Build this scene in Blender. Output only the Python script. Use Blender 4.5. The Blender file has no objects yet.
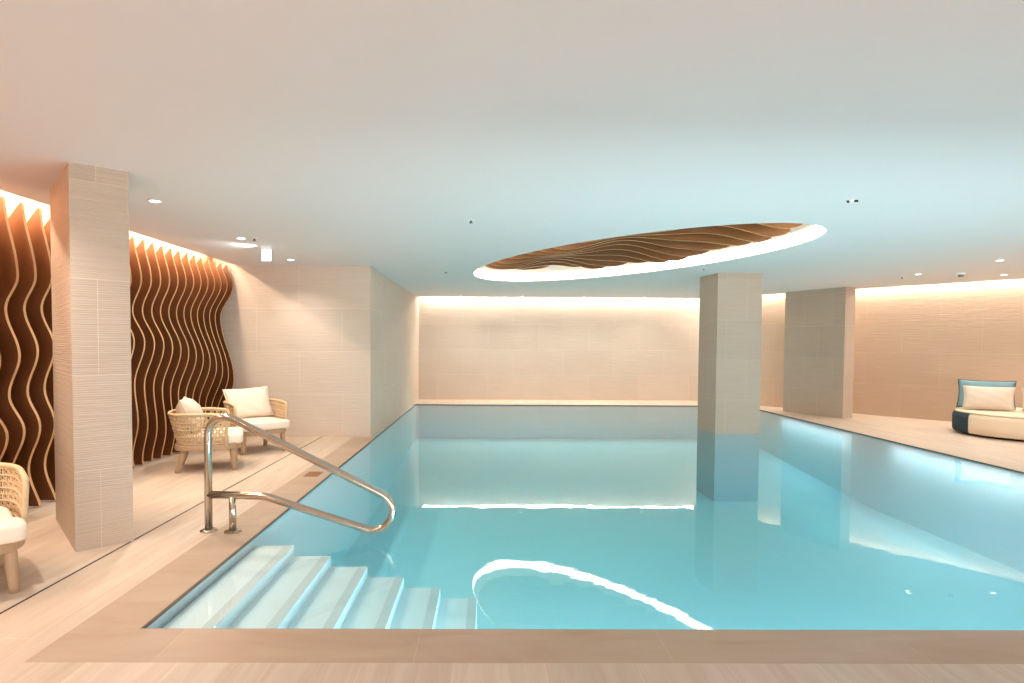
import bpy, bmesh, math, random
from mathutils import Vector, Matrix
random.seed(4)
PI = math.pi
S = bpy.context.scene
COL = S.collection

# ------------------------------------------------------------------ helpers
def obj(name, bm, mat, parent=None, smooth=False, mats=None, bevel=0):
    me = bpy.data.meshes.new(name)
    bmesh.ops.recalc_face_normals(bm, faces=bm.faces[:])
    bm.to_mesh(me); bm.free()
    for m in (mats or [mat]): me.materials.append(m)
    if smooth:
        for p in me.polygons: p.use_smooth = True
    o = bpy.data.objects.new(name, me); COL.objects.link(o)
    if parent: o.parent = parent
    if bevel:
        b = o.modifiers.new('bevel', 'BEVEL'); b.width = bevel; b.segments = 3; b.limit_method = 'ANGLE'
    return o

def tag(o, label, cat, group=None, kind=None):
    o['label'] = label; o['category'] = cat
    if group: o['group'] = group
    if kind: o['kind'] = kind
    return o

def thing(name, label, cat, loc=(0, 0, 0), rz=0, group=None):
    o = bpy.data.objects.new(name, None); COL.objects.link(o)
    o.location = loc; o.rotation_euler = (0, 0, rz); o.empty_display_size = .1
    return tag(o, label, cat, group)

def dup(root, loc, rz, label, group=None):
    r = root.copy(); COL.objects.link(r); r.location = loc; r.rotation_euler = (0, 0, rz); r['label'] = label
    if group: r['group'] = group
    for ch in list(root.children):
        c = ch.copy(); COL.objects.link(c); c.parent = r
        for g in list(ch.children):
            d = g.copy(); COL.objects.link(d); d.parent = c
    return r

def prism(bm, poly, z0, z1, bottom=True, top=True, sides=True):
    """extrude an xy polygon; uv in metres (sides: run, z; caps: x, y)"""
    uv = bm.loops.layers.uv.verify()
    n = len(poly)
    lo = [bm.verts.new((p[0], p[1], z0)) for p in poly]
    hi = [bm.verts.new((p[0], p[1], z1)) for p in poly]
    run = 0
    for i in range(n):
        j = (i + 1) % n
        L = math.hypot(poly[j][0] - poly[i][0], poly[j][1] - poly[i][1])
        if sides:
            f = bm.faces.new((lo[i], lo[j], hi[j], hi[i]))
            for l, c in zip(f.loops, ((run, z0), (run + L, z0), (run + L, z1), (run, z1))): l[uv].uv = c
        run += L
    for ok, vs in ((bottom, lo), (top, hi)):
        if ok:
            f = bm.faces.new(vs)
            for l in f.loops: l[uv].uv = (l.vert.co.x, l.vert.co.y)
    return bm

def rect(x0, y0, x1, y1): return [(x0, y0), (x1, y0), (x1, y1), (x0, y1)]

def box(bm, x0, y0, z0, x1, y1, z1): return prism(bm, rect(x0, y0, x1, y1), z0, z1)

def tube(bm, pts, r, seg=10, closed=False, caps=True, radii=None):
    pts = [Vector(p) for p in pts]; n = len(pts); rings = []
    prev = None
    for i, p in enumerate(pts):
        if closed: t = pts[(i + 1) % n] - pts[i - 1]
        else: t = pts[min(i + 1, n - 1)] - pts[max(i - 1, 0)]
        t.normalize()
        if prev is None:
            a = Vector((0, 0, 1)) if abs(t.z) < .9 else Vector((1, 0, 0))
            u = t.cross(a).normalized()
        else:
            u = (prev - t * prev.dot(t)).normalized()
        prev = u; v = t.cross(u)
        rr = radii[i] if radii else r
        rings.append([bm.verts.new(p + (u * math.cos(2 * PI * k / seg) + v * math.sin(2 * PI * k / seg)) * rr) for k in range(seg)])
    m = n if closed else n - 1
    for i in range(m):
        A, B = rings[i], rings[(i + 1) % n]
        for k in range(seg):
            bm.faces.new((A[k], A[(k + 1) % seg], B[(k + 1) % seg], B[k]))
    if caps and not closed:
        bm.faces.new(rings[0][::-1]); bm.faces.new(rings[-1])
    return bm

def lathe(bm, prof, seg=24, c=(0, 0, 0)):
    rings = []
    for r, z in prof:
        rings.append([bm.verts.new((c[0] + max(r, 1e-4) * math.cos(2 * PI * k / seg), c[1] + max(r, 1e-4) * math.sin(2 * PI * k / seg), c[2] + z)) for k in range(seg)])
    for A, B in zip(rings, rings[1:]):
        for k in range(seg): bm.faces.new((A[k], A[(k + 1) % seg], B[(k + 1) % seg], B[k]))
    bm.faces.new(rings[0][::-1]); bm.faces.new(rings[-1])
    return bm

def smooth_path(ctrl, n=8):
    """Catmull-Rom through control points"""
    P = [Vector(p) for p in ctrl]; out = []
    for i in range(len(P) - 1):
        a, b, c, d = P[max(i - 1, 0)], P[i], P[i + 1], P[min(i + 2, len(P) - 1)]
        for k in range(n):
            t = k / n
            out.append(.5 * (2 * b + (c - a) * t + (2 * a - 5 * b + 4 * c - d) * t * t + (3 * b - a - 3 * c + d) * t ** 3))
    out.append(P[-1]); return out

def rounded_path(ctrl, rad, n=8):
    """polyline with filleted corners (rad per inner corner)"""
    P = [Vector(p) for p in ctrl]; out = [P[0]]
    for i in range(1, len(P) - 1):
        a = (P[i - 1] - P[i]); b = (P[i + 1] - P[i]); la, lb = a.length, b.length
        a.normalize(); b.normalize(); ang = a.angle(b)
        d = min(rad[i - 1] / math.tan(ang / 2), la * .49, lb * .49)
        s, e = P[i] + a * d, P[i] + b * d
        r = d * math.tan(ang / 2); bis = (a + b).normalized(); c = P[i] + bis * (r / math.sin(ang / 2))
        va, vb = (s - c), (e - c); om = va.angle(vb)
        for k in range(n + 1):
            t = k / n
            out.append(c + (va * math.sin((1 - t) * om) + vb * math.sin(t * om)) / math.sin(om))
    out.append(P[-1]); return out

# ------------------------------------------------------------------ materials
def lin(c): return tuple((x / 255 / 12.92 if x / 255 <= .04045 else ((x / 255 + .055) / 1.055) ** 2.4) for x in c) + (1,)

class NT:
    def __init__(s, name):
        s.m = bpy.data.materials.new(name); s.m.use_nodes = True; s.t = s.m.node_tree
        s.t.nodes.clear(); s.out = s.n('ShaderNodeOutputMaterial')
    def n(s, typ, **kw):
        x = s.t.nodes.new(typ)
        for k, v in kw.items():
            if k in x.inputs: x.inputs[k].default_value = v
            else: setattr(x, k, v)
        return x
    def l(s, a, b): s.t.links.new(a, b)
    def math(s, op, a, b=None):
        x = s.n('ShaderNodeMath', operation=op)
        for i, v in ((0, a), (1, b)):
            if v is None: continue
            if hasattr(v, 'is_linked'): s.l(v, x.inputs[i])
            else: x.inputs[i].default_value = v
        return x.outputs[0]
    def mix(s, fac, a, b, bt='MIX'):
        x = s.n('ShaderNodeMix', data_type='RGBA', blend_type=bt)
        for i, v in ((0, fac), (6, a), (7, b)):
            if hasattr(v, 'is_linked'): s.l(v, x.inputs[i])
            else: x.inputs[i].default_value = v
        return x.outputs[2]
    def bsdf(s, col, rough=.5, metal=0, bump=None, bs=.2, bd=.01, spec=.5):
        b = s.n('ShaderNodeBsdfPrincipled')
        if hasattr(col, 'is_linked'): s.l(col, b.inputs['Base Color'])
        else: b.inputs['Base Color'].default_value = col
        if hasattr(rough, 'is_linked'): s.l(rough, b.inputs['Roughness'])
        else: b.inputs['Roughness'].default_value = rough
        b.inputs['Metallic'].default_value = metal; b.inputs['Specular IOR Level'].default_value = spec
        if bump is not None:
            bp = s.n('ShaderNodeBump', Strength=bs, Distance=bd); s.l(bump, bp.inputs['Height']); s.l(bp.outputs[0], b.inputs['Normal'])
        s.l(b.outputs[0], s.out.inputs[0]); return s.m

def mapped(t, coord, scale=(1, 1, 1), rot=(0, 0, 0), loc=(0, 0, 0)):
    tc = t.n('ShaderNodeTexCoord'); mp = t.n('ShaderNodeMapping')
    mp.inputs['Scale'].default_value = scale; mp.inputs['Rotation'].default_value = rot; mp.inputs['Location'].default_value = loc
    t.l(tc.outputs[coord], mp.inputs[0]); return mp.outputs[0]

def plain(name, col, rough=.5, metal=0, var=.05, scale=8, bs=.05, spec=.5):
    t = NT(name); v = mapped(t, 'Object', (scale,) * 3)
    nz = t.n('ShaderNodeTexNoise', Scale=1.0, Detail=4.0); t.l(v, nz.inputs['Vector'])
    c = t.mix(nz.outputs[0], tuple(x * (1 - var) for x in col[:3]) + (1,), tuple(min(1, x * (1 + var)) for x in col[:3]) + (1,))
    return t.bsdf(c, rough, metal, nz.outputs[0], bs, .005, spec)

def stone_wall(name, c1, c2, w=1.2, h=.6, ridge=1.0, loc=(0, 0, 0)):
    t = NT(name)
    uv = mapped(t, 'UV', loc=loc)
    br = t.n('ShaderNodeTexBrick', Scale=1.0, offset=.5); br.inputs['Brick Width'].default_value = w; br.inputs['Row Height'].default_value = h
    br.inputs['Mortar Size'].default_value = .0025; br.inputs['Mortar Smooth'].default_value = .3
    br.inputs['Color1'].default_value = c1; br.inputs['Color2'].default_value = tuple(x * .93 for x in c1[:3]) + (1,)
    br.inputs['Mortar'].default_value = tuple(min(1, x * 1.22) for x in c1[:3]) + (1,); t.l(uv, br.inputs['Vector'])
    st = mapped(t, 'UV', (2.2, 55, 1)); nz = t.n('ShaderNodeTexNoise', Scale=1.0, Detail=3.0, Roughness=.6); t.l(st, nz.inputs['Vector'])
    wv = t.n('ShaderNodeTexWave', Scale=1.0, Distortion=3.0, Detail=3.0); wv.bands_direction = 'Y'; wv.inputs['Detail Scale'].default_value = 1.5
    t.l(mapped(t, 'UV', (1.2, 22, 1)), wv.inputs['Vector'])
    big = t.n('ShaderNodeTexNoise', Scale=1.6, Detail=3.0); t.l(mapped(t, 'UV', (1, 1.6, 1)), big.inputs['Vector'])
    ht = t.math('ADD', t.math('MULTIPLY', nz.outputs[0], .95), t.math('MULTIPLY', wv.outputs[1], .18))
    k = t.math('MULTIPLY', t.math('SUBTRACT', ht, .25), .95)
    c = t.mix(k, br.outputs[0], c2, 'MULTIPLY')
    c = t.mix(t.math('MULTIPLY', big.outputs[0], .35), c, c2, 'MULTIPLY')
    return t.bsdf(c, .6, 0, ht, .45 * ridge, .012, .3)

def stone_floor(name, c1, c2, w=1.12, h=.373, streak=(14, 1.2, 1), loc=(0, 0, 0), rot=PI / 2, mortar=1.14):
    t = NT(name)
    uv = mapped(t, 'UV', rot=(0, 0, rot), loc=loc)
    br = t.n('ShaderNodeTexBrick', Scale=1.0, offset=.37); br.inputs['Brick Width'].default_value = w; br.inputs['Row Height'].default_value = h
    br.inputs['Mortar Size'].default_value = .002; br.inputs['Mortar Smooth'].default_value = .2
    br.inputs['Color1'].default_value = c1; br.inputs['Color2'].default_value = tuple(x * .92 for x in c1[:3]) + (1,)
    br.inputs['Mortar'].default_value = tuple(min(1, x * mortar) for x in c1[:3]) + (1,); t.l(uv, br.inputs['Vector'])
    nz = t.n('ShaderNodeTexNoise', Scale=1.0, Detail=6.0, Roughness=.6, Distortion=.6)
    t.l(mapped(t, 'UV', streak, (0, 0, rot)), nz.inputs['Vector'])
    rmp = t.n('ShaderNodeValToRGB'); rmp.color_ramp.elements[0].position = .35; rmp.color_ramp.elements[1].position = .7; t.l(nz.outputs[0], rmp.inputs[0])
    c = t.mix(t.math('MULTIPLY', rmp.outputs[0], .85), br.outputs[0], c2, 'MULTIPLY')
    return t.bsdf(c, .42, 0, nz.outputs[0], .05, .004, .4)

def wood(name, a, b, rough=.45, ax=(3, 3, 40), spec=.4):
    t = NT(name); v = mapped(t, 'Object', ax)
    nz = t.n('ShaderNodeTexNoise', Scale=1.0, Detail=5.0, Distortion=.8); t.l(v, nz.inputs['Vector'])
    return t.bsdf(t.mix(nz.outputs[0], a, b), rough, 0, nz.outputs[0], .06, .003, spec)

def fabric(name, col, var=.06):
    t = NT(name); v = mapped(t, 'Object', (260,) * 3)
    nz = t.n('ShaderNodeTexNoise', Scale=1.0, Detail=2.0); t.l(v, nz.inputs['Vector'])
    c = t.mix(nz.outputs[0], tuple(x * (1 - var) for x in col[:3]) + (1,), tuple(min(1, x * (1 + var)) for x in col[:3]) + (1,))
    return t.bsdf(c, .9, 0, nz.outputs[0], .12, .002, .15)

def emit(name, col, k):
    t = NT(name); e = t.n('ShaderNodeEmission', Color=col, Strength=k); t.l(e.outputs[0], t.out.inputs[0]); return t.m

def fac(t):
    g = t.n('ShaderNodeNewGeometry'); d = t.n('ShaderNodeVectorMath', operation='DOT_PRODUCT')
    t.l(g.outputs['Normal'], d.inputs[0]); t.l(g.outputs['Incoming'], d.inputs[1])
    c = t.math('SUBTRACT', 1.0, t.math('ABSOLUTE', d.outputs['Value']))
    return t.math('ADD', .02, t.math('MULTIPLY', .98, t.math('POWER', c, 5.0)))

def water_mat():
    t = NT('still pool water')
    tr = t.n('ShaderNodeBsdfTransparent'); gl = t.n('ShaderNodeBsdfGlossy', Roughness=.012)
    tr.inputs[0].default_value = (.97, 1, 1, 1)
    nz = t.n('ShaderNodeTexNoise', Scale=1.0, Detail=3.0, Roughness=.55); t.l(mapped(t, 'Object', (3.0, 4.5, 1)), nz.inputs['Vector'])
    bp = t.n('ShaderNodeBump', Strength=.05, Distance=.010); t.l(nz.outputs[0], bp.inputs['Height'])
    t.l(bp.outputs[0], gl.inputs['Normal'])
    mx = t.n('ShaderNodeMixShader'); k5 = fac(t); t.l(k5, mx.inputs[0]); t.l(tr.outputs[0], mx.inputs[1]); t.l(gl.outputs[0], mx.inputs[2])
    t.l(mx.outputs[0], t.out.inputs['Surface'])
    va = t.n('ShaderNodeVolumeAbsorption', Color=(.12, .87, .96, 1), Density=.24); t.l(va.outputs[0], t.out.inputs['Volume'])
    return t.m

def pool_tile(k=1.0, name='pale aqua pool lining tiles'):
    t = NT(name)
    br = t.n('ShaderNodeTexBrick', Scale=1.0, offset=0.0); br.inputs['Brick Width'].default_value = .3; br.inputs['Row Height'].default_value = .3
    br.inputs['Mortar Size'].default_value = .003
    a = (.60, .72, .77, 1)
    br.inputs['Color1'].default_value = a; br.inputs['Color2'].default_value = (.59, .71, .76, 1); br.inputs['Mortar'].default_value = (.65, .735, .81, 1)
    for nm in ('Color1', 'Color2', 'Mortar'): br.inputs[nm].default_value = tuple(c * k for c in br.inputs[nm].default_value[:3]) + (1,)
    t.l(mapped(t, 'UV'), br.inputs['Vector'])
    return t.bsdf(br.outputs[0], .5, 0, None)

M = {}
M['wall'] = stone_wall('ridged beige stone wall tiles', lin((214, 198, 183)), (.82, .75, .69, 1))
M['wall_r'] = stone_wall('ridged sand stone wall tiles', lin((214, 190, 167)), (.81, .72, .65, 1))
M['pillar'] = stone_wall('ridged taupe stone pillar tiles', lin((192, 174, 157)), (.82, .75, .69, 1), w=.62, h=.6, loc=(.17, .1, 0))
M['floor'] = stone_floor('pale sand stone deck tiles', lin((211, 193, 176)), (.82, .75, .69, 1), loc=(0.02, .135, 0))
M['coping'] = stone_floor('tan stone coping tiles', lin((188, 165, 144)), (.84, .77, .71, 1), w=1.07, h=3.0, streak=(1.5, 5, 1), loc=(.3, .9, 0), rot=0)
M['coping_l'] = stone_floor('tan stone side coping tiles', lin((188, 165, 144)), (.84, .77, .71, 1), w=1.07, h=3.0, streak=(1.5, 5, 1), loc=(.3, .9, 0), rot=PI / 2)
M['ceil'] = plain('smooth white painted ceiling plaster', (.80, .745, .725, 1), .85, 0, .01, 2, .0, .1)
M['plaster'] = plain('white cove plaster', lin((236, 230, 220)), .8, 0, .02, 3, .02, .1)
M['tile'] = pool_tile()
M['tiledark'] = pool_tile(.62, 'water-dimmed aqua pillar tiles')
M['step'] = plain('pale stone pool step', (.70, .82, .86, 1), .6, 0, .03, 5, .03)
M['nose'] = plain('grey nosing shading', (.57, .67, .70, 1), .7, 0, .05, 30, .05)
M['gapshade'] = plain('dark brown waterline shadow gap', lin((104, 86, 70)), .5, 0, .1, 20)
M['water'] = water_mat()
M['fin'] = wood('warm brown stained veneer', lin((118, 70, 34)), lin((84, 46, 22)), .45, (6, 6, 1.2))
M['finedge'] = wood('room-lit plywood edge', lin((206, 164, 120)), lin((186, 142, 98)), .5, (20, 20, 3))  # front edges paler than the faces: room light put into the colour
M['cfin'] = wood('dark brown ceiling veneer', lin((126, 78, 32)), lin((88, 52, 20)), .5, (1.2, 6, 6))
M['cedge'] = wood('led-lit plywood edge', lin((214, 158, 100)), lin((190, 134, 80)), .5, (3, 20, 20))  # lower edges golden: light of the led band put into the colour
M['finwall'] = plain('warm tan backing panel', lin((196, 146, 108)), .7)
M['teak'] = wood('pale weathered teak', lin((186, 156, 124)), lin((160, 130, 100)), .55, (30, 30, 4))
M['rope'] = fabric('woven sand rope', lin((204, 176, 140)), .2)
M['cush'] = fabric('ivory outdoor fabric', lin((228, 212, 194)), .04)
M['cush2'] = fabric('oatmeal outdoor fabric', lin((216, 198, 180)), .05)
M['daybed'] = fabric('beige daybed fabric', lin((226, 204, 176)), .04)
M['navy'] = fabric('dark petrol blue fabric', lin((50, 66, 74)), .1)
M['teal'] = fabric('grey teal fabric', lin((120, 152, 160)), .06)
M['steel'] = plain('brushed stainless steel', lin((196, 186, 172)), .16, 1, .03, 30, .01)
M['black'] = plain('black gap', lin((22, 18, 16)), .8)
M['brass'] = plain('bronze drain grate', lin((170, 126, 92)), .45, .3, .1, 30)
M['frame'] = plain('worn bronze frame', lin((150, 112, 84)), .5, .2)
M['white'] = plain('white plastic', lin((236, 236, 234)), .4, 0, .01, 5, 0)
M['grey'] = plain('grey metal', lin((120, 122, 122)), .4, .5)
M['signdark'] = plain('dark sign pictogram', lin((40, 58, 54)), .6)
WARM = (1, .80, .58); COOL = (.62, .95, 1)
M['led'] = emit('warm white led band', (1, .88, .70, 1), 12)
M['lens'] = emit('lit downlight lens', (1, .88, .74, 1), 9)
M['lensoff'] = emit('dim downlight lens', (1, .90, .80, 1), 4.0)
M['sign'] = emit('lit sign face', (.9, 1, 1, 1), 4)

# ------------------------------------------------------------------ setting
HC = 2.40; WZ = -.018; TOP = 2.80
PX0, PX1, PY0, PY1 = -1.583, 5.64, 2.773, 13.47
FAR = 14.65; XL = -3.85; XS = -1.655; YB = 8.65; BACK = -9.0; XR = 12.4
WA, WB = Vector((5.05, 14.65)), Vector((11.0, 7.235))          # oblique right wall
wd = (WB - WA).normalized(); wn = Vector((-wd.y, wd.x))
if wn.x > 0: wn = -wn                                           # towards the room
def st(name, bm, mat, label, cat, **k):
    return tag(obj(name, bm, mat, **k), label, cat, kind='structure')

# deck: one slab outline with the pool cut out, as strips meeting edge to edge (coping lies in its own strip)
CW = .30
bm = bmesh.new()
T = -.02
prism(bm, rect(-4.1, BACK - .1, XR + .1, PY0 - CW), T, 0)
prism(bm, rect(-4.1, PY0 - CW, PX0 - CW, YB + .2), T, 0)
p = WA + wd * 0; 
def wall_x(y): return WA.x + (WA.y - y) * (wd.x / -wd.y)
prism(bm, [(PX1 + .0, PY0 - CW), (XR + .1, PY0 - CW), (XR + .1, 6.0), (wall_x(7.235) + .1, 7.235), (wall_x(13.0) + .1, 13.0), (PX1, 13.0)], T, 0)
prism(bm, [(PX1, 13.0), (wall_x(13.0) + .1, 13.0), (wall_x(PY1) + .12, PY1), (PX1, PY1)], T, 0)
prism(bm, rect(XS - .1, PY1, 6.3, FAR + .1), T, 0)
st('floor', bm, M['floor'], 'pale sand stone tiled pool deck', 'floor')
bm = bmesh.new()
prism(bm, [(PX0 - CW, PY0 - CW), (PX1, PY0 - CW), (PX1, PY0), (PX0, PY0)], T, 0)
st('trim_1', bm, M['coping'], 'tan stone coping along the near pool edge', 'pool coping')
bm = bmesh.new()
prism(bm, [(PX0 - CW, PY0 - CW), (PX0, PY0), (PX0, YB), (PX0 - CW, YB)], T, 0)
st('trim_2', bm, M['coping_l'], 'tan stone coping along the left pool edge', 'pool coping')
bm = bmesh.new()                                                 # dark strip painted as the shaded gap under the coping
g = .008
prism(bm, rect(PX0, PY0, PX0 + g, PY1), -.0175, -.003); prism(bm, rect(PX1 - g, PY0, PX1, PY1), -.0175, -.003)
prism(bm, rect(PX0 + g, PY1 - g, PX1 - g, PY1), -.0175, -.003); prism(bm, rect(PX0 + g, PY0, PX1 - g, PY0 + g), -.0175, -.003)
st('shadow_gap', bm, M['gapshade'], 'thin dark strip painted as the shadow gap at the waterline of the pool', 'trim')
bm = bmesh.new(); prism(bm, rect(-2.341, BACK, -2.329, YB), -.02, .0012)
st('trim_4', bm, M['black'], 'thin dark drainage slot running along the left deck', 'drain slot')

# pool shell
PD = -1.06
bm = bmesh.new(); w = .15
prism(bm, rect(PX0 - w, PY0 - w, PX1 + w, PY1 + w), PD - w, PD)
prism(bm, rect(PX0 - w, PY0 - w, PX0, PY1 + w), PD, T); prism(bm, rect(PX1, PY0 - w, PX1 + w, PY1 + w), PD, T)
prism(bm, rect(PX0, PY0 - w, PX1, PY0), PD, T); prism(bm, rect(PX0, PY1, PX1, PY1 + w), PD, T)
for f_ in ((9.0, PD, PY1, -.74),):
    vs = [bm.verts.new(c) for c in ((PX0, f_[0], PD), (PX1, f_[0], PD), (PX1, f_[2], f_[3]), (PX0, f_[2], f_[3]), (PX0, f_[2], PD), (PX1, f_[2], PD))]
    uvl = bm.loops.layers.uv.verify()
    for q_ in ((0, 1, 2, 3), (0, 4, 5, 1), (0, 3, 4), (1, 5, 2), (3, 2, 5, 4)):
        fc = bm.faces.new([vs[k] for k in q_])
        for l in fc.loops: l[uvl].uv = (l.vert.co.x, l.vert.co.y)
st('pool_basin', bm, M['tile'], 'aqua tiled basin of the swimming pool', 'swimming pool')
# water body
PPX = [(3.43, 9.215), (4.10, 9.215), (4.10, 9.80), (3.36, 9.80)]
bm = bmesh.new(); e = .004
prism(bm, rect(PX0 - .05, PY0 - .05, PX1 + .05, PY1 + .05), PD - .05, WZ)
tag(obj('water', bm, M['water']), 'still turquoise water filling the swimming pool', 'water', kind='structure')

# walls
TH = .15
def wallseg(name, a, b, n, mat, label, z1=TOP, z0=0):
    a, b, n = Vector(a), Vector(b), Vector(n).normalized()
    bm = bmesh.new(); prism(bm, [tuple(a), tuple(b), tuple(b - n * TH), tuple(a - n * TH)], z0, z1)
    return st(name, bm, mat, label, 'wall')
wallseg('wall_far', (XS - TH, FAR), (WA.x, FAR), (0, -1), M['wall'], 'far stone tiled wall behind the pool washed by cove light')
wallseg('wall_right', WA, WB, wn, M['wall_r'], 'angled sand coloured stone wall behind the daybed')
wallseg('wall_left', (XL, BACK), (XL, YB + TH), (1, 0), M['finwall'], 'dark wall behind the wavy timber fins')
wallseg('wall_rear', (XL, BACK), (XR, BACK), (0, 1), M['wall'], 'rear stone wall of the pool room')
wallseg('wall_side', (XR, BACK), (XR, 5.4), (-1, 0), M['wall_r'], 'side stone wall at the right end of the room')
q = Vector((XR, 5.4)); d = (q - WB).normalized()
wallseg('wall_corner', WB, q, Vector((-abs(d.y), -abs(d.x))), M['wall_r'], 'short stone wall joining the two right walls')
bm = bmesh.new(); prism(bm, [(XL, YB), (XS, YB), (XS, FAR), (XL, FAR)], T, TOP)
st('wall_block', bm, M['wall'], 'projecting stone tiled wall block at the left side of the pool', 'wall')
# soffit ceiling with oval opening
EC = Vector((1.549, 8.035)); EA, EB = 2.838, 1.286; ED = Vector((.486, -.874)); EN = Vector((.874, .486))
def ell(t, k=0.0): 
    v = EC + ED * ((EA + k) * math.cos(t)) + EN * ((EB + k) * math.sin(t)); return (v.x, v.y)
so = .42
sa, sb = WA + wn * so, WB + wn * so
YS = 14.1
sx = sa.x + (sa.y - YS) * (wd.x / -wd.y)
outline = [(-3.53, BACK), (XR, BACK), (XR, 5.0), (sb.x, sb.y - .0), (sx, YS), (XS, YS), (XS, YB), (-3.53, YB)]
def filled(bm, loops, z):
    es = []
    for L in loops:
        vs = [bm.verts.new((p[0], p[1], z)) for p in L]
        es += [bm.edges.new((vs[i], vs[(i + 1) % len(vs)])) for i in range(len(vs))]
    bmesh.ops.triangle_fill(bm, use_beauty=True, use_dissolve=False, edges=es)
NE = 96
oval = [ell(2 * PI * i / NE) for i in range(NE)]
bm = bmesh.new(); filled(bm, [outline, oval], HC)
r = bmesh.ops.extrude_face_region(bm, geom=bm.faces[:])
bmesh.ops.translate(bm, vec=(0, 0, .06), verts=[v for v in r['geom'] if isinstance(v, bmesh.types.BMVert)])
st('ceiling', bm, M['ceil'], 'smooth white ceiling with an oval opening over the pool', 'ceiling')
bm = bmesh.new(); prism(bm, [(XL - TH, BACK - TH), (XR + TH, BACK - TH), (XR + TH, FAR + TH), (XL - TH, FAR + TH)], TOP, TOP + .1)
st('ceiling_slab', bm, M['plaster'], 'upper slab above the cove slots', 'ceiling')
# oval recess wall
bm = bmesh.new(); uv = bm.loops.layers.uv.verify()
lo = [bm.verts.new((*ell(2 * PI * i / NE, .0), HC + .06)) for i in range(NE)]; hi = [bm.verts.new((*ell(2 * PI * i / NE, .0), TOP)) for i in range(NE)]
lo2 = [bm.verts.new((*ell(2 * PI * i / NE, .05), HC + .06)) for i in range(NE)]; hi2 = [bm.verts.new((*ell(2 * PI * i / NE, .05), TOP)) for i in range(NE)]
for i in range(NE):
    j = (i + 1) % NE
    bm.faces.new((lo[i], lo[j], hi[j], hi[i])); bm.faces.new((lo2[i], lo2[j], hi2[j], hi2[i])); bm.faces.new((lo[i], lo[j], lo2[j], lo2[i])); bm.faces.new((hi[i], hi[j], hi2[j], hi2[i]))
st('trim_5', bm, M['plaster'], 'white upstand lining the oval ceiling recess', 'trim')
# led band round the recess
bm = bmesh.new()
za, zb = HC + .012, HC + .13
A = [bm.verts.new((*ell(2 * PI * i / NE, -.004), za)) for i in range(NE)]; B = [bm.verts.new((*ell(2 * PI * i / NE, -.004), zb)) for i in range(NE)]
A2 = [bm.verts.new((*ell(2 * PI * i / NE, -.012), za)) for i in range(NE)]; B2 = [bm.verts.new((*ell(2 * PI * i / NE, -.012), zb)) for i in range(NE)]
for i in range(NE):
    j = (i + 1) % NE
    for P, Q in ((A, B), (B, B2), (B2, A2), (A2, A)): bm.faces.new((P[i], P[j], Q[j], Q[i]))
tag(obj('light_band', bm, M['led']), 'glowing warm white light band around the oval ceiling recess', 'light')

# pillars
def pillar(poly, z0, label):
    bm = bmesh.new(); prism(bm, poly, max(z0, WZ - .004), HC + .01)
    if z0 < 0:                                               # below the water line: dimming by the water put into darker tiles
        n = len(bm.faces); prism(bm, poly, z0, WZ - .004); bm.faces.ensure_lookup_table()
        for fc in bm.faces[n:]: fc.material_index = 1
    return st('pillar', bm, None, label, 'pillar', mats=[M['pillar'], M['tiledark']])
def slab(a, b, n, t):
    a, b = Vector(a), Vector(b); n = Vector(n).normalized() * t
    return [tuple(a), tuple(b), tuple(b + n), tuple(a + n)]
pillar(slab((-2.560, 3.800), (-2.323, 4.016), (-.655, .755), .95), 0, 'tall stone clad pillar on the left deck in front of the timber fins')
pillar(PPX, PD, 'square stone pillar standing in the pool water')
pillar(slab((5.965, 12.36), (6.495, 11.175), (.912, .408), .27), 0, 'stone slab pillar on the far right deck by the angled wall')

# pool steps
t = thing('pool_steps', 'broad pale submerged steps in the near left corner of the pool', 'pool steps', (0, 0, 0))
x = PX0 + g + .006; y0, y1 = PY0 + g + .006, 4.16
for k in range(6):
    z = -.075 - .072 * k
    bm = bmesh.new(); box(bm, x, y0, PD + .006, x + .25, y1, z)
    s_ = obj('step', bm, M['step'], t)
    bm = bmesh.new(); box(bm, x + .19, y0, z + .0005, x + .249, y1, z + .003)  # darker strip paints the soft shading along each tread edge
    obj('nosing_shade', bm, M['nose'], s_)
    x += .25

# ------------------------------------------------------------------ wavy timber fin wall
def interp3(Y, a, b, c):                                   # quadratic through Y = 4.75, 6.4, 8.6
    y0, y1, y2 = 4.75, 6.4, 8.6
    Y = max(Y, 3.6)
    return (a * (Y - y1) * (Y - y2) / ((y0 - y1) * (y0 - y2)) + b * (Y - y0) * (Y - y2) / ((y1 - y0) * (y1 - y2)) + c * (Y - y0) * (Y - y1) / ((y2 - y0) * (y2 - y1)))
def front(z, Y):
    k = [(2.385, -3.615), (interp3(Y, 1.81, 1.96, 2.11), interp3(Y, -3.528, -3.545, -3.535)),
         (interp3(Y, 1.56, 1.64, 1.66), interp3(Y, -3.622, -3.64, -3.715)),
         (interp3(Y, 1.22, 1.31, .80), interp3(Y, -3.525, -3.52, -3.535)),
         (interp3(Y, .91, .86, .25), interp3(Y, -3.61, -3.63, -3.70)),
         (interp3(Y, .64, .48, -.45), interp3(Y, -3.51, -3.60, -3.56)),
         (interp3(Y, .30, .10, -1.0), interp3(Y, -3.61, -3.66, -3.68)), (interp3(Y, -.05, -.4, -1.6), -3.52), (-2.2, -3.6)]
    for (za, a), (zb, b) in zip(k, k[1:]):
        if z >= zb: 
            s = (za - z) / (za - zb); s = max(0, min(1, s)); return a + (b - a) * (.5 - .5 * math.cos(PI * s))
    return k[-1][1]
scr = thing('timber_fin_screen', 'wall screen of wavy brown timber fins behind the armchairs', 'timber screen', (0, 0, 0))
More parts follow.
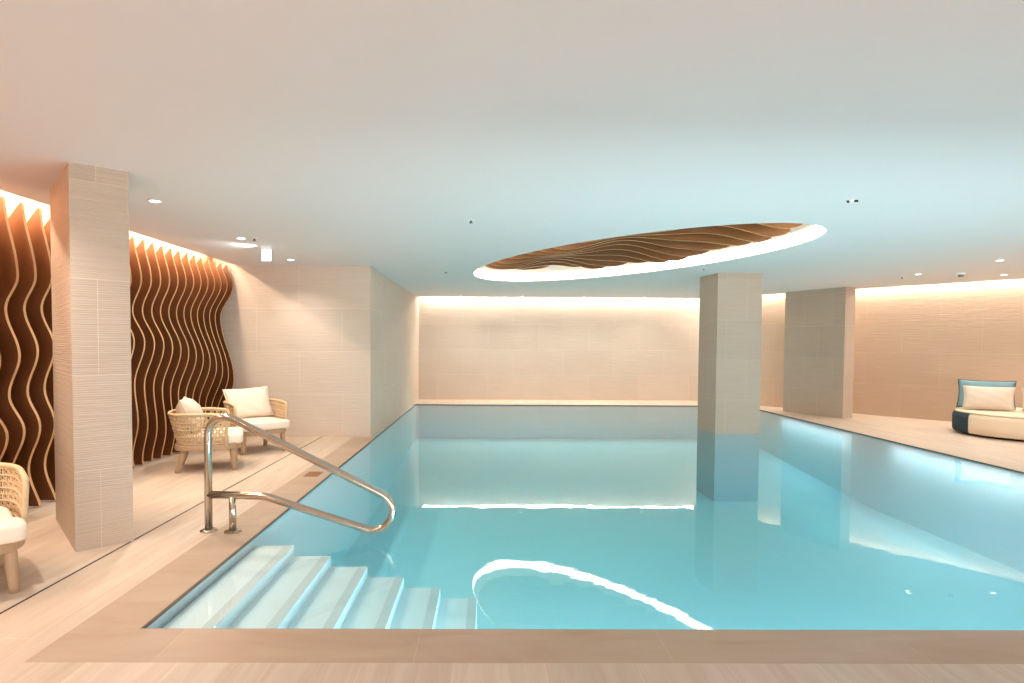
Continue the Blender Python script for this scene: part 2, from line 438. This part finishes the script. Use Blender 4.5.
for i in range(-17, 13):
    Y = 6.33 + .1865 * i
    bm = bmesh.new(); N = 60; zs = [.015 + (2.385 - .015) * k / N for k in range(N + 1)]; th = .0135
    rows = []
    for z in zs:
        f = front(z, Y); bk = XL + .012; s = max(0, (z - 2.06) / .325); bk = bk + (f - .014 - bk) * s ** 1.3
        rows.append([bm.verts.new((bk, Y - th, z)), bm.verts.new((f, Y - th, z)), bm.verts.new((f, Y + th, z)), bm.verts.new((bk, Y + th, z))])
    for a, b in zip(rows, rows[1:]):
        for k in range(4):
            fc = bm.faces.new((a[k], a[(k + 1) % 4], b[(k + 1) % 4], b[k]))
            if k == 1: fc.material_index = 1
    bm.faces.new(rows[0]); bm.faces.new(rows[-1])
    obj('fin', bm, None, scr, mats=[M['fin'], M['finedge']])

# ------------------------------------------------------------------ oval ceiling feature
cf = thing('ceiling_fin_feature', 'wavy brown timber fins filling the oval ceiling recess', 'ceiling feature', (EC.x, EC.y, TOP))
Y = 5.62; n = 0
while Y < 10.5:
    # span of the inset ellipse at this Y
    xs = []
    a2, b2 = EA - .11, EB - .11
    for k in range(2001):
        X = -2 + 7 * k / 2000; v = Vector((X, Y)) - EC
        if (v.dot(ED) / a2) ** 2 + (v.dot(EN) / b2) ** 2 < 1: xs.append(X)
    if xs and xs[-1] - xs[0] > .15:
        bm = bmesh.new(); N = 48; rows = []; th = .016
        for k in range(N + 1):
            X = xs[0] + (xs[-1] - xs[0]) * k / N
            edge = min(k, N - k) / N * (xs[-1] - xs[0])
            z = HC + .115 + .07 * math.sin(2.6 * X + 1.1 * Y + 1.0) + .024 * math.sin(5.1 * X - 1.7 * Y) + .10 * math.exp(-edge / .12)
            x_, y_, zt = X - EC.x, Y - EC.y, -.012
            rows.append([bm.verts.new((x_, y_ - th, zt)), bm.verts.new((x_, y_ - th, z - TOP)), bm.verts.new((x_, y_ + th, z - TOP)), bm.verts.new((x_, y_ + th, zt))])
        for a, b in zip(rows, rows[1:]):
            for k in range(4):
                fc = bm.faces.new((a[k], a[(k + 1) % 4], b[(k + 1) % 4], b[k]))
                if k == 1: fc.material_index = 1
        bm.faces.new(rows[0]); bm.faces.new(rows[-1])
        obj('ceiling_fin', bm, None, cf, mats=[M['cfin'], M['cedge']])
    Y += .335; n += 1

# ------------------------------------------------------------------ handrail
hr = thing('pool_handrail', 'polished stainless steel handrail at the pool steps', 'handrail', (-1.935, 4.243, 0))
def L(x, z, y=None):
    return (x + 1.935, (-.09 * (x + 1.935)) if y is None else y, z)
R0 = .026
yy = lambda x: -.092 * (x + 1.935)                               # the rail swings slightly towards the near edge
ca = []
cx_, cz_, cr_ = -.775, .172, .132
for k in range(17):
    a = math.radians(63 - (63 + 110) * k / 16); ca.append((cx_ + cr_ * math.cos(a), cz_ + cr_ * math.sin(a)))
xz = [(-1.935, 0), (-1.935, .87)] + [ca[0]]
P1 = rounded_path([L(*q, yy(q[0])) for q in xz], [.13], 12)
xz2 = [ca[-1], (-1.535, .255), (-1.935, .255)]
P2 = rounded_path([L(*q, yy(q[0])) for q in xz2], [.30], 8)
path = P1 + [Vector(L(*q, yy(q[0]))) for q in ca[1:-1]] + P2
bm = bmesh.new(); tube(bm, path, R0, 14); obj('rail', bm, M['steel'], hr, smooth=True)
bm = bmesh.new(); tube(bm, [L(-1.762, 0), L(-1.762, .255)], .024, 14); obj('post', bm, M['steel'], hr, smooth=True)
for x in (-1.935, -1.762):
    bm = bmesh.new(); lathe(bm, [(.058, .0), (.058, .006), (.045, .014), (.028, .016)], 24, (L(x, 0)[0], L(x, 0)[1], 0)); obj('flange', bm, M['steel'], hr)

# ------------------------------------------------------------------ soft goods
def cushion_bm(w, h, t, pinch=.07, n=18, power=.55, sag=0):
    """pillow standing in the local xz plane, centre at origin"""
    bm = bmesh.new(); grid = {}
    for s in (1, -1):
        for i in range(n + 1):
            for j in range(n + 1):
                u, v = 2 * i / n - 1, 2 * j / n - 1
                edge = i in (0, n) or j in (0, n)
                if edge and s == -1: grid[s, i, j] = grid[1, i, j]; continue
                x = u * w / 2 * (1 - pinch * (1 - v * v) * abs(u) ** 3 ); z = v * h / 2 * (1 - pinch * (1 - u * u) * abs(v) ** 3)
                d = ((1 - u * u) * (1 - v * v)) ** power * t / 2
                wr = .006 * math.sin(9 * u + 3 * v) * math.sin(7 * v - 2 * u) * (1 if not edge else 0)
                grid[s, i, j] = bm.verts.new((x, s * (d + wr * (d > .01)), z - sag * (1 - u * u) * (v > 0) * v))
        for i in range(n):
            for j in range(n):
                q = [grid[s, i, j], grid[s, i + 1, j], grid[s, i + 1, j + 1], grid[s, i, j + 1]]
                bm.faces.new(q if s == -1 else q[::-1])
    return bm
def piping_bm(w, h, pinch=.07, r=.006, n=14):
    pts = []
    for a in range(4):
        for k in range(n):
            s = 2 * k / n - 1
            u, v = ((s, -1), (1, s), (-s, 1), (-1, -s))[a]
            pts.append((u * w / 2 * (1 - pinch * (1 - v * v) * abs(u) ** 3), 0, v * h / 2 * (1 - pinch * (1 - u * u) * abs(v) ** 3)))
    bm = bmesh.new(); tube(bm, pts, r, 6, closed=True); return bm
def pillow(label, mat, w, h, t, loc, rz, tilt, group=None, pmat=None, roll=0):
    """loc = centre of the bottom edge; faces local -y; tilt leans its top back (+y)"""
    o = obj('cushion', cushion_bm(w, h, t), mat, smooth=True)
    Rm = Matrix.Rotation(rz, 4, 'Z') @ Matrix.Rotation(-tilt, 4, 'X') @ Matrix.Rotation(roll, 4, 'Y')
    o.matrix_world = Matrix.Translation(Vector(loc)) @ Rm @ Matrix.Translation((0, 0, h / 2))
    tag(o, label, 'cushion', group)
    p = obj('piping', piping_bm(w, h), pmat or mat, o, smooth=True)
    return o

# ------------------------------------------------------------------ armchairs (face local +x)
def sup(a, b, t, p=2.6):
    c, s = math.cos(t), math.sin(t)
    return (a * math.copysign(abs(c) ** (2 / p), c), b * math.copysign(abs(s) ** (2 / p), s))
def make_chair(label):
    t = thing('rope_armchair', label, 'armchair', group='rope armchairs beside the fin wall')
    # seat frame
    a, b = .335, .335
    ring = [sup(a, b, 2 * PI * k / 56, 3.6) for k in range(56)]
    ring = [(x + .0, y) for x, y in ring]
    bm = bmesh.new(); prism(bm, ring, .235, .295); obj('seat_frame', bm, M['teak'], t, bevel=.012)
    for sx in (1, -1):
        for sy in (1, -1):
            top = Vector((sx * .25 if sx > 0 else -.225, sy * .25, .25)); bot = Vector((sx * .265, sy * .265, 0))
            if sx < 0: bot = Vector((-.30, sy * .255, 0))
            bm = bmesh.new(); pts = [bot + (top - bot) * k / 6 for k in range(7)]
            tube(bm, pts, .03, 14, radii=[.024, .026, .028, .030, .032, .033, .033]); obj('leg', bm, M['teak'], t, smooth=True)
    # cushion
    bm = bmesh.new()
    def rr(pts, r, n=6):
        out = []
        for i, p in enumerate(pts):
            a, b, c = Vector(pts[i - 1]), Vector(p), Vector(pts[(i + 1) % len(pts)])
            q = rounded_path([(*a, 0), (*b, 0), (*c, 0)], [r[i]], n); out += [(v.x, v.y) for v in q[1:-1]]
        return out
    T_ = rr([(.355, -.325), (.355, .325), (.205, .325), (.205, .285), (-.27, .285), (-.27, -.285), (.205, -.285), (.205, -.325)], [.05, .05, .03, .02, .16, .16, .02, .03])
    bm = bmesh.new(); rings = []
    for k, z in [(-.022, .296), (-.006, .302), (.0, .318), (.0, .375), (-.008, .392), (-.03, .403), (-.12, .410)]:
        rg = []
        for x, y in T_:
            rg.append(bm.verts.new((x + k * (x - .04) / .33, y + k * y / .30, z)))
        rings.append(rg)
    n_ = len(T_)
    for A, B in zip(rings, rings[1:]):
        for i in range(n_): bm.faces.new((A[i], A[(i + 1) % n_], B[(i + 1) % n_], B[i]))
    bm.faces.new(rings[0][::-1]); bm.faces.new(rings[-1])
    obj('seat_cushion', bm, M['cush'], t, smooth=True)
    # woven tub: u along the U shaped path, v up
    def U(s, v):
        """s in 0..1 from the right arm front round the back to the left arm front"""
        fl = .0 + .055 * v                                             # flare outwards
        W = .318 + .016 * v; Dp = .285 + .085 * v
        fx = .185 + .015 * v
        Ls = fx + Dp - W * .75; arc = PI * W * .75 + 2 * .25 * W
        # superellipse back half joined with straight arms
        straight = fx + .02; tot = 2 * straight + PI * W
        q = s * tot
        if q < straight: x, y = fx - q, -W
        elif q > tot - straight: x, y = fx - (tot - q), W
        else:
            ph = -PI / 2 - PI * (q - straight) / (PI * W)
            x, y = sup(Dp, W, ph, 2.9)
            x = min(x, 0) - .02
        return Vector((x, y, .285 + v * .34 - .03 * v * max(0, x / .3)))
    bm = bmesh.new(); NU, NV = 46, 9; r = .0052
    for i in range(NU + 1):
        s = .005 + .99 * i / NU
        pts = []
        for k in range(NV + 1):
            p = U(s, k / NV); pc = U(s, k / NV) * 1; c = Vector((0, 0, p.z)); out = (p - c).normalized()
            pts.append(p + out * (.006 if (i + k) % 2 else -.006))
        tube(bm, pts, r, 5)
    for k in range(NV * 1):
        v = (k + .5) / NV
        pts = []
        for i in range(2 * NU + 1):
            s = .005 + .99 * i / (2 * NU); p = U(s, v); out = (p - Vector((0, 0, p.z))).normalized()
            pts.append(p + out * .007 * math.cos(PI * (i + k) ) * (1 if i % 2 == 0 else 0))
        tube(bm, pts, .0062, 5)
        # second diagonal strand for the braided look
        pts = []
        for i in range(2 * NU + 1):
            s = .005 + .99 * i / (2 * NU); vv = min(.98, max(.02, v + (.045 if (i // 2 + k) % 2 else -.045))); p = U(s, vv)
            pts.append(p)
        tube(bm, pts, .0045, 4)
    obj('woven_back', bm, M['rope'], t, smooth=True)
    pts = [U(0.0, v / 6) for v in range(0, 6)] + [U(i / 60, 1) for i in range(1, 60)] + [U(1, v / 6) for v in range(5, -1, -1)]
    bm = bmesh.new(); tube(bm, pts, .0165, 8); obj('rim', bm, M['rope'], t, smooth=True)
    return t
chA = make_chair('rope tub armchair turned sideways, second along the fin wall, behind the handrail')
lA = (-2.94, 6.475, 0); rA = math.radians(21); chA.scale = (.94, .94, .94)
chA.location = lA; chA.rotation_euler.z = rA
rB = math.radians(-47)
lB = (-2.85, 7.53, 0)
dup(chA, lB, rB, 'rope tub armchair in the corner by the projecting stone wall')
lC = (-2.813, 3.19, 0)
dup(chA, lC, rB, 'rope tub armchair in front of the stone pillar, cut by the picture edge')
def on_chair(l, rz, dx, dy=0, z=.392): 
    return (l[0] + dx * math.cos(rz) - dy * math.sin(rz), l[1] + dx * math.sin(rz) + dy * math.cos(rz), z)
pillow('plump oatmeal cushion leaning on the back of the sideways armchair', M['cush2'], .46, .37, .24, on_chair(lA, rA, -.10), rA + PI / 2, math.radians(24))
pillow('large ivory cushion propped in the corner armchair', M['cush'], .56, .39, .15, on_chair(lB, rB, -.11), rB + PI / 2, math.radians(24), roll=math.radians(-2))

# ------------------------------------------------------------------ daybed
dc = (8.02, 9.03); DR = .90
db = thing('round_daybed', 'large round beige upholstered daybed on the right deck', 'daybed', (dc[0], dc[1], 0))
bm = bmesh.new(); lathe(bm, [(DR - .10, 0), (DR - .10, .03)], 64); obj('plinth', bm, M['black'], db)
prof = [(DR - .06, .03), (DR - .02, .035), (DR - .003, .06), (DR, .14), (DR, .25), (DR - .008, .30), (DR - .03, .325)]
bm = bmesh.new(); lathe(bm, prof + [(DR - .06, .328)], 96); obj('base', bm, M['daybed'], db, smooth=True)
bm = bmesh.new(); lathe(bm, [(DR - .10, .3285), (DR - .035, .329), (DR - .022, .335), (DR - .03, .346), (DR - .08, .354), (DR - .4, .360), (.02, .362)], 96); obj('mattress', bm, M['daybed'], db, smooth=True)
bm = bmesh.new()                                             # dark side panel
a0, a1 = math.radians(126), math.radians(180)
NA = 26; cols = []
for i in range(NA + 1):
    a = a0 + (a1 - a0) * i / NA
    cols.append([[bm.verts.new(((r + o) * math.cos(a), (r + o) * math.sin(a), z)) for r, z in prof[1:]] for o in (.003, .010)])
for A, B in zip(cols, cols[1:]):
    for s in (0, 1):
        for k in range(len(prof) - 2): bm.faces.new((A[s][k], B[s][k], B[s][k + 1], A[s][k + 1]))
    for k in (0, -1): bm.faces.new((A[0][k], B[0][k], B[1][k], A[1][k]))
for c in (cols[0], cols[-1]):
    for k in range(len(prof) - 2): bm.faces.new((c[0][k], c[0][k + 1], c[1][k + 1], c[1][k]))
o = obj('side_panel', bm, M['navy'], db, smooth=True); o['label'] = 'dark petrol blue side panel'
fa = math.radians(-40)
zt = .378
pillow('big teal cushion with dark blue edges at the back of the daybed', M['teal'], 0.71, .45, .18, (7.63, 9.35, zt), fa, math.radians(20), pmat=M['navy'])
pillow('beige cushion resting against the big teal cushion', M['cush2'], .62, .36, .18, (7.53, 9.18, zt), fa, math.radians(20))
pillow('beige cushion on the daybed, cut by the picture edge', M['cush2'], .62, .36, .18, (8.08, 8.75, zt), fa + .05, math.radians(22))
pillow('ivory cushion behind the cut-off beige cushion', M['cush'], .50, .33, .12, (8.20, 8.96, zt), fa + .03, math.radians(18))

# ------------------------------------------------------------------ ceiling fittings
def downlight(label, x, y, r=.042, lens='lens', group=None):
    t = thing('downlight', label, 'downlight', (x, y, HC), 0, group)
    bm = bmesh.new(); lathe(bm, [(r + .012, -.001), (r + .012, -.006), (r, -.007), (r, -.001)], 24); obj('bezel', bm, M['white'], t)
    bm = bmesh.new(); lathe(bm, [(r * .95, -.0015), (r * .95, -.0065)], 20); obj('lens', bm, M[lens], t)
    return t
dn = ['nearest lit downlight over the armchairs, beside the big stone pillar', 'middle lit downlight over the armchairs, left of the exit sign', 'last lit downlight over the armchairs, close to the projecting wall']
for (x, y), l in zip(((-2.575, 4.80), (-2.575, 6.45), (-2.575, 8.05)), dn): downlight(l, x, y, .04)
for (x, y), l in zip(((6.379, 7.668), (6.41, 9.175), (7.693, 9.166)), ('bright downlight in the ceiling, nearest over the right deck', 'small downlight beside the sprinkler near the right pillar', 'small downlight beside the right cove above the daybed')):
    downlight(l, x, y, .04)
for x, w_ in zip((-.62, .76, 2.13, 3.48), ('first', 'second', 'third', 'fourth')):
    downlight('tiny downlight before the far cove, %s from the projecting wall' % w_, x, 13.72, .03, 'lensoff')
for (x, y), l in zip(((-.159, 5.45), (-.64, 9.25), (3.017, 8.65), (6.439, 9.576), (-2.44, 6.46)), (
        'small sprinkler on the open ceiling, nearest over the pool', 'small sprinkler near the far cove above the left of the pool', 'small sprinkler beside the oval recess above the pool pillar',
        'small sprinkler near the right pillar by the cove light', 'small sprinkler beside the middle downlight')):
    t = thing('ceiling_sprinkler', l, 'sprinkler', (x, y, HC))
    bm = bmesh.new(); lathe(bm, [(.03, .012), (.03, -.004), (.02, -.007), (.012, -.007)], 20); obj('rose', bm, M['white'], t)
    bm = bmesh.new(); lathe(bm, [(.010, -.007), (.012, -.02), (.005, -.024), (.018, -.026), (.018, -.029)], 16); obj('head', bm, M['grey'], t)
t = thing('ceiling_sensor', 'small white sensor with dark clips on the ceiling right of the oval', 'sensor', (2.72, 4.63, HC))
bm = bmesh.new(); lathe(bm, [(.040, 0), (.040, -.006), (.030, -.018), (.012, -.022)], 24); obj('body', bm, M['ceil'], t)
for a, (dx, dy) in enumerate(((-.028, -.012), (.010, -.034))):
    bm = bmesh.new(); box(bm, dx - .014, dy - .006, -.018, dx + .014, dy + .006, -.004); obj('clip', bm, M['black'], t)
t = thing('smoke_detector', 'round smoke detector with dark underside near the right cove', 'smoke detector', (6.933, 9.018, HC))
bm = bmesh.new(); lathe(bm, [(.055, 0), (.055, -.018), (.048, -.024)], 24); obj('base', bm, M['white'], t)
bm = bmesh.new(); lathe(bm, [(.040, -.024), (.036, -.050), (.026, -.058)], 24); obj('chamber', bm, M['grey'], t)
# hanging exit sign with emergency light
t = thing('exit_sign', 'small glowing exit sign hanging from the ceiling near the fin wall', 'exit sign', (-2.50, 6.97, HC))
bm = bmesh.new(); box(bm, -.055, -.025, -.04, .055, .025, 0); obj('housing', bm, M['white'], t, bevel=.004)
bm = bmesh.new(); box(bm, -.05, -.008, -.165, .05, .008, -.0405); sg = obj('sign_panel', bm, M['sign'], t)
bm = bmesh.new()                                           # running figure, door and arrow
def flat(pts):
    vs = [bm.verts.new((x, -.0095, z)) for x, z in pts]; bm.faces.new(vs)
flat([(-.030, -.112), (-.018, -.112), (-.018, -.100), (-.030, -.100)])
flat([(-.040, -.126), (-.014, -.116), (-.012, -.122), (-.030, -.134), (-.022, -.146), (-.036, -.156), (-.042, -.150), (-.034, -.144)])
flat([(.018, -.094), (.034, -.094), (.034, -.156), (.030, -.156), (.030, -.098), (.018, -.098)])
obj('pictogram', bm, M['signdark'], sg)
# floor grate on the left coping
t = thing('floor_grate', 'small bronze grate set in the left coping beside the pool', 'floor grate', (-1.745, 6.13, 0))
bm = bmesh.new(); box(bm, -.07, -.11, 0, .07, .11, .004); obj('frame', bm, M['frame'], t)
for k in range(7):
    bm = bmesh.new(); box(bm, -.06, -.10 + k * .03, .004, .06, -.085 + k * .03, .007); obj('bar', bm, M['brass'], t)

# ------------------------------------------------------------------ lights
def area(name, loc, aim, sx, sy, power, col, spread=PI, rz=None):
    l = bpy.data.lights.new(name, 'AREA'); l.shape = 'RECTANGLE'; l.size = sx; l.size_y = sy; l.energy = power; l.color = col; l.spread = spread
    o = bpy.data.objects.new(name, l); COL.objects.link(o); o.location = loc
    d = (Vector(aim) - Vector(loc)).normalized()
    if rz is None: o.rotation_euler = d.to_track_quat('-Z', 'Y').to_euler()
    else:
        x = Vector(rz).normalized(); z = -d; x = (x - z * x.dot(z)).normalized(); y = z.cross(x)
        o.rotation_euler = Matrix((x, y, z)).transposed().to_euler()
    return o
def spot(name, loc, aim, power, col, ang, blend=.6, r=.04):
    l = bpy.data.lights.new(name, 'SPOT'); l.energy = power; l.color = col; l.spot_size = math.radians(ang); l.spot_blend = blend; l.shadow_soft_size = r
    o = bpy.data.objects.new(name, l); COL.objects.link(o); o.location = loc
    o.rotation_euler = (Vector(aim) - Vector(loc)).normalized().to_track_quat('-Z', 'Y').to_euler(); return o
CV = (1, .92, .80)
area('far_cove_light', (1.7, FAR - .055, 2.52), (1.7, FAR - .045, 2.05), 6.5, .05, 130, CV, rz=(1, 0, 0))
mid = (WA + WB) / 2 + wn * .055
tgt = (WA + WB) / 2
area('right_cove_light', (mid.x, mid.y, 2.52), (mid.x, mid.y, 2.05), 9.3, .05, 150, CV, rz=(wd.x, wd.y, 0))
area('fin_cove_light', (-3.78, 5.3, 2.56), (-3.80, 5.3, 2.0), 6.2, .05, 120, (1, .80, .60), rz=(0, 1, 0))
area('fin_cove_light', (-3.62, 5.2, 2.56), (-3.64, 5.2, 2.0), 6.0, .05, 90, (1, .80, .60), rz=(0, 1, 0))
for k, (x, y) in enumerate(((-2.575, 4.80), (-2.575, 6.45), (-2.575, 8.05), (-2.575, 3.15), (-2.575, 1.5))):
    spot('downlight_beam', (x, y, HC - .03), (x, y, 0), 92 if y < 8 else 52, (1, .92, .82), 130, 1.0, .03)
for x, y in ((6.379, 7.668), (6.41, 9.175), (7.693, 9.166), (6.4, 5.9)):
    spot('downlight_beam', (x, y, HC - .03), (x, y, 0), 70, (1, .93, .84), 110, .8)
spot('emergency_beam', (-2.58, 6.93, HC - .05), (-3.3, 6.9, HC + .03), 14, (.9, .98, 1), 120, .9, .02)
# added fill lamps, behind the camera and off to the right
for x in (-1.5, 3.0, 8):
    area('fill_uplight', (x, -2.6, .3), (x, -.8, 2.4), 2.6, 1.2, 66, (.90, .96, 1), rz=(1, 0, 0))
area('fill_light', (4.2, BACK + .3, 1.25), (4.2, 5, 1.25), 14, 2.1, 660, (.92, .965, 1))  # added fill from behind the camera, not a window
area('fill_light', (XR - .3, 1.6, 1.3), (-1.6, 9.0, 1.3), 5.0, 2.0, 190, (1, .97, .94))  # added side fill for the pool face of the wall block
for x in (-.62, .76, 2.13, 3.48):
    spot('downlight_beam', (x, 13.72, HC - .03), (x, 14.0, 0), 60, (1, .93, .84), 120, .9)

# underwater lamps in the pool walls
for y in (7.4, 10.6):
    area('pool_lamp', (PX1 - .16, y, -.07), (PX1 - .04, y, -.6), .12, 2.2, 8, (.90, .97, 1), rz=(1, 0, 0))
for x in (.7, 2.6, 4.6):
    area('pool_lamp', (x, PY0 + .03, -.5), (x, PY0 + 2, -.62), .5, .3, 50, (.86, .96, 1))
area('step_lamp', (-.2, PY0 + .03, -.25), (-1.0, PY0 + 1.5, -.3), .8, .12, 8, (.88, .98, 1))

w = bpy.data.worlds.new('World'); S.world = w; w.use_nodes = True
w.node_tree.nodes['Background'].inputs[0].default_value = (1, .93, .86, 1); w.node_tree.nodes['Background'].inputs[1].default_value = .05

# ------------------------------------------------------------------ camera
f, cx, cy = 614.9, 492.9, 366.64
pitch, yaw, roll = .03469, .0076, .00572
fwd = Vector((math.sin(yaw) * math.cos(pitch), math.cos(yaw) * math.cos(pitch), -math.sin(pitch)))
rt = Vector((math.cos(yaw), -math.sin(yaw), 0)); up = rt.cross(fwd)
r2 = rt * math.cos(roll) + up * math.sin(roll); u2 = -rt * math.sin(roll) + up * math.cos(roll)
cam = bpy.data.cameras.new('Camera'); co = bpy.data.objects.new('Camera', cam); COL.objects.link(co)
cam.sensor_width = 36; cam.lens = 36 * f / 1024; cam.shift_x = (512 - cx) / 1024; cam.shift_y = (cy - 341.5) / 1024
cam.clip_start = .05
co.matrix_world = Matrix.Translation((0, 0, 1.3)) @ Matrix((r2, u2, -fwd)).transposed().to_4x4()
S.camera = co
S.view_settings.view_transform = 'Standard'; S.view_settings.look = 'None'
S.cycles.max_bounces = 10; S.cycles.diffuse_bounces = 6; S.cycles.transparent_max_bounces = 12
S.cycles.sample_clamp_indirect = 6
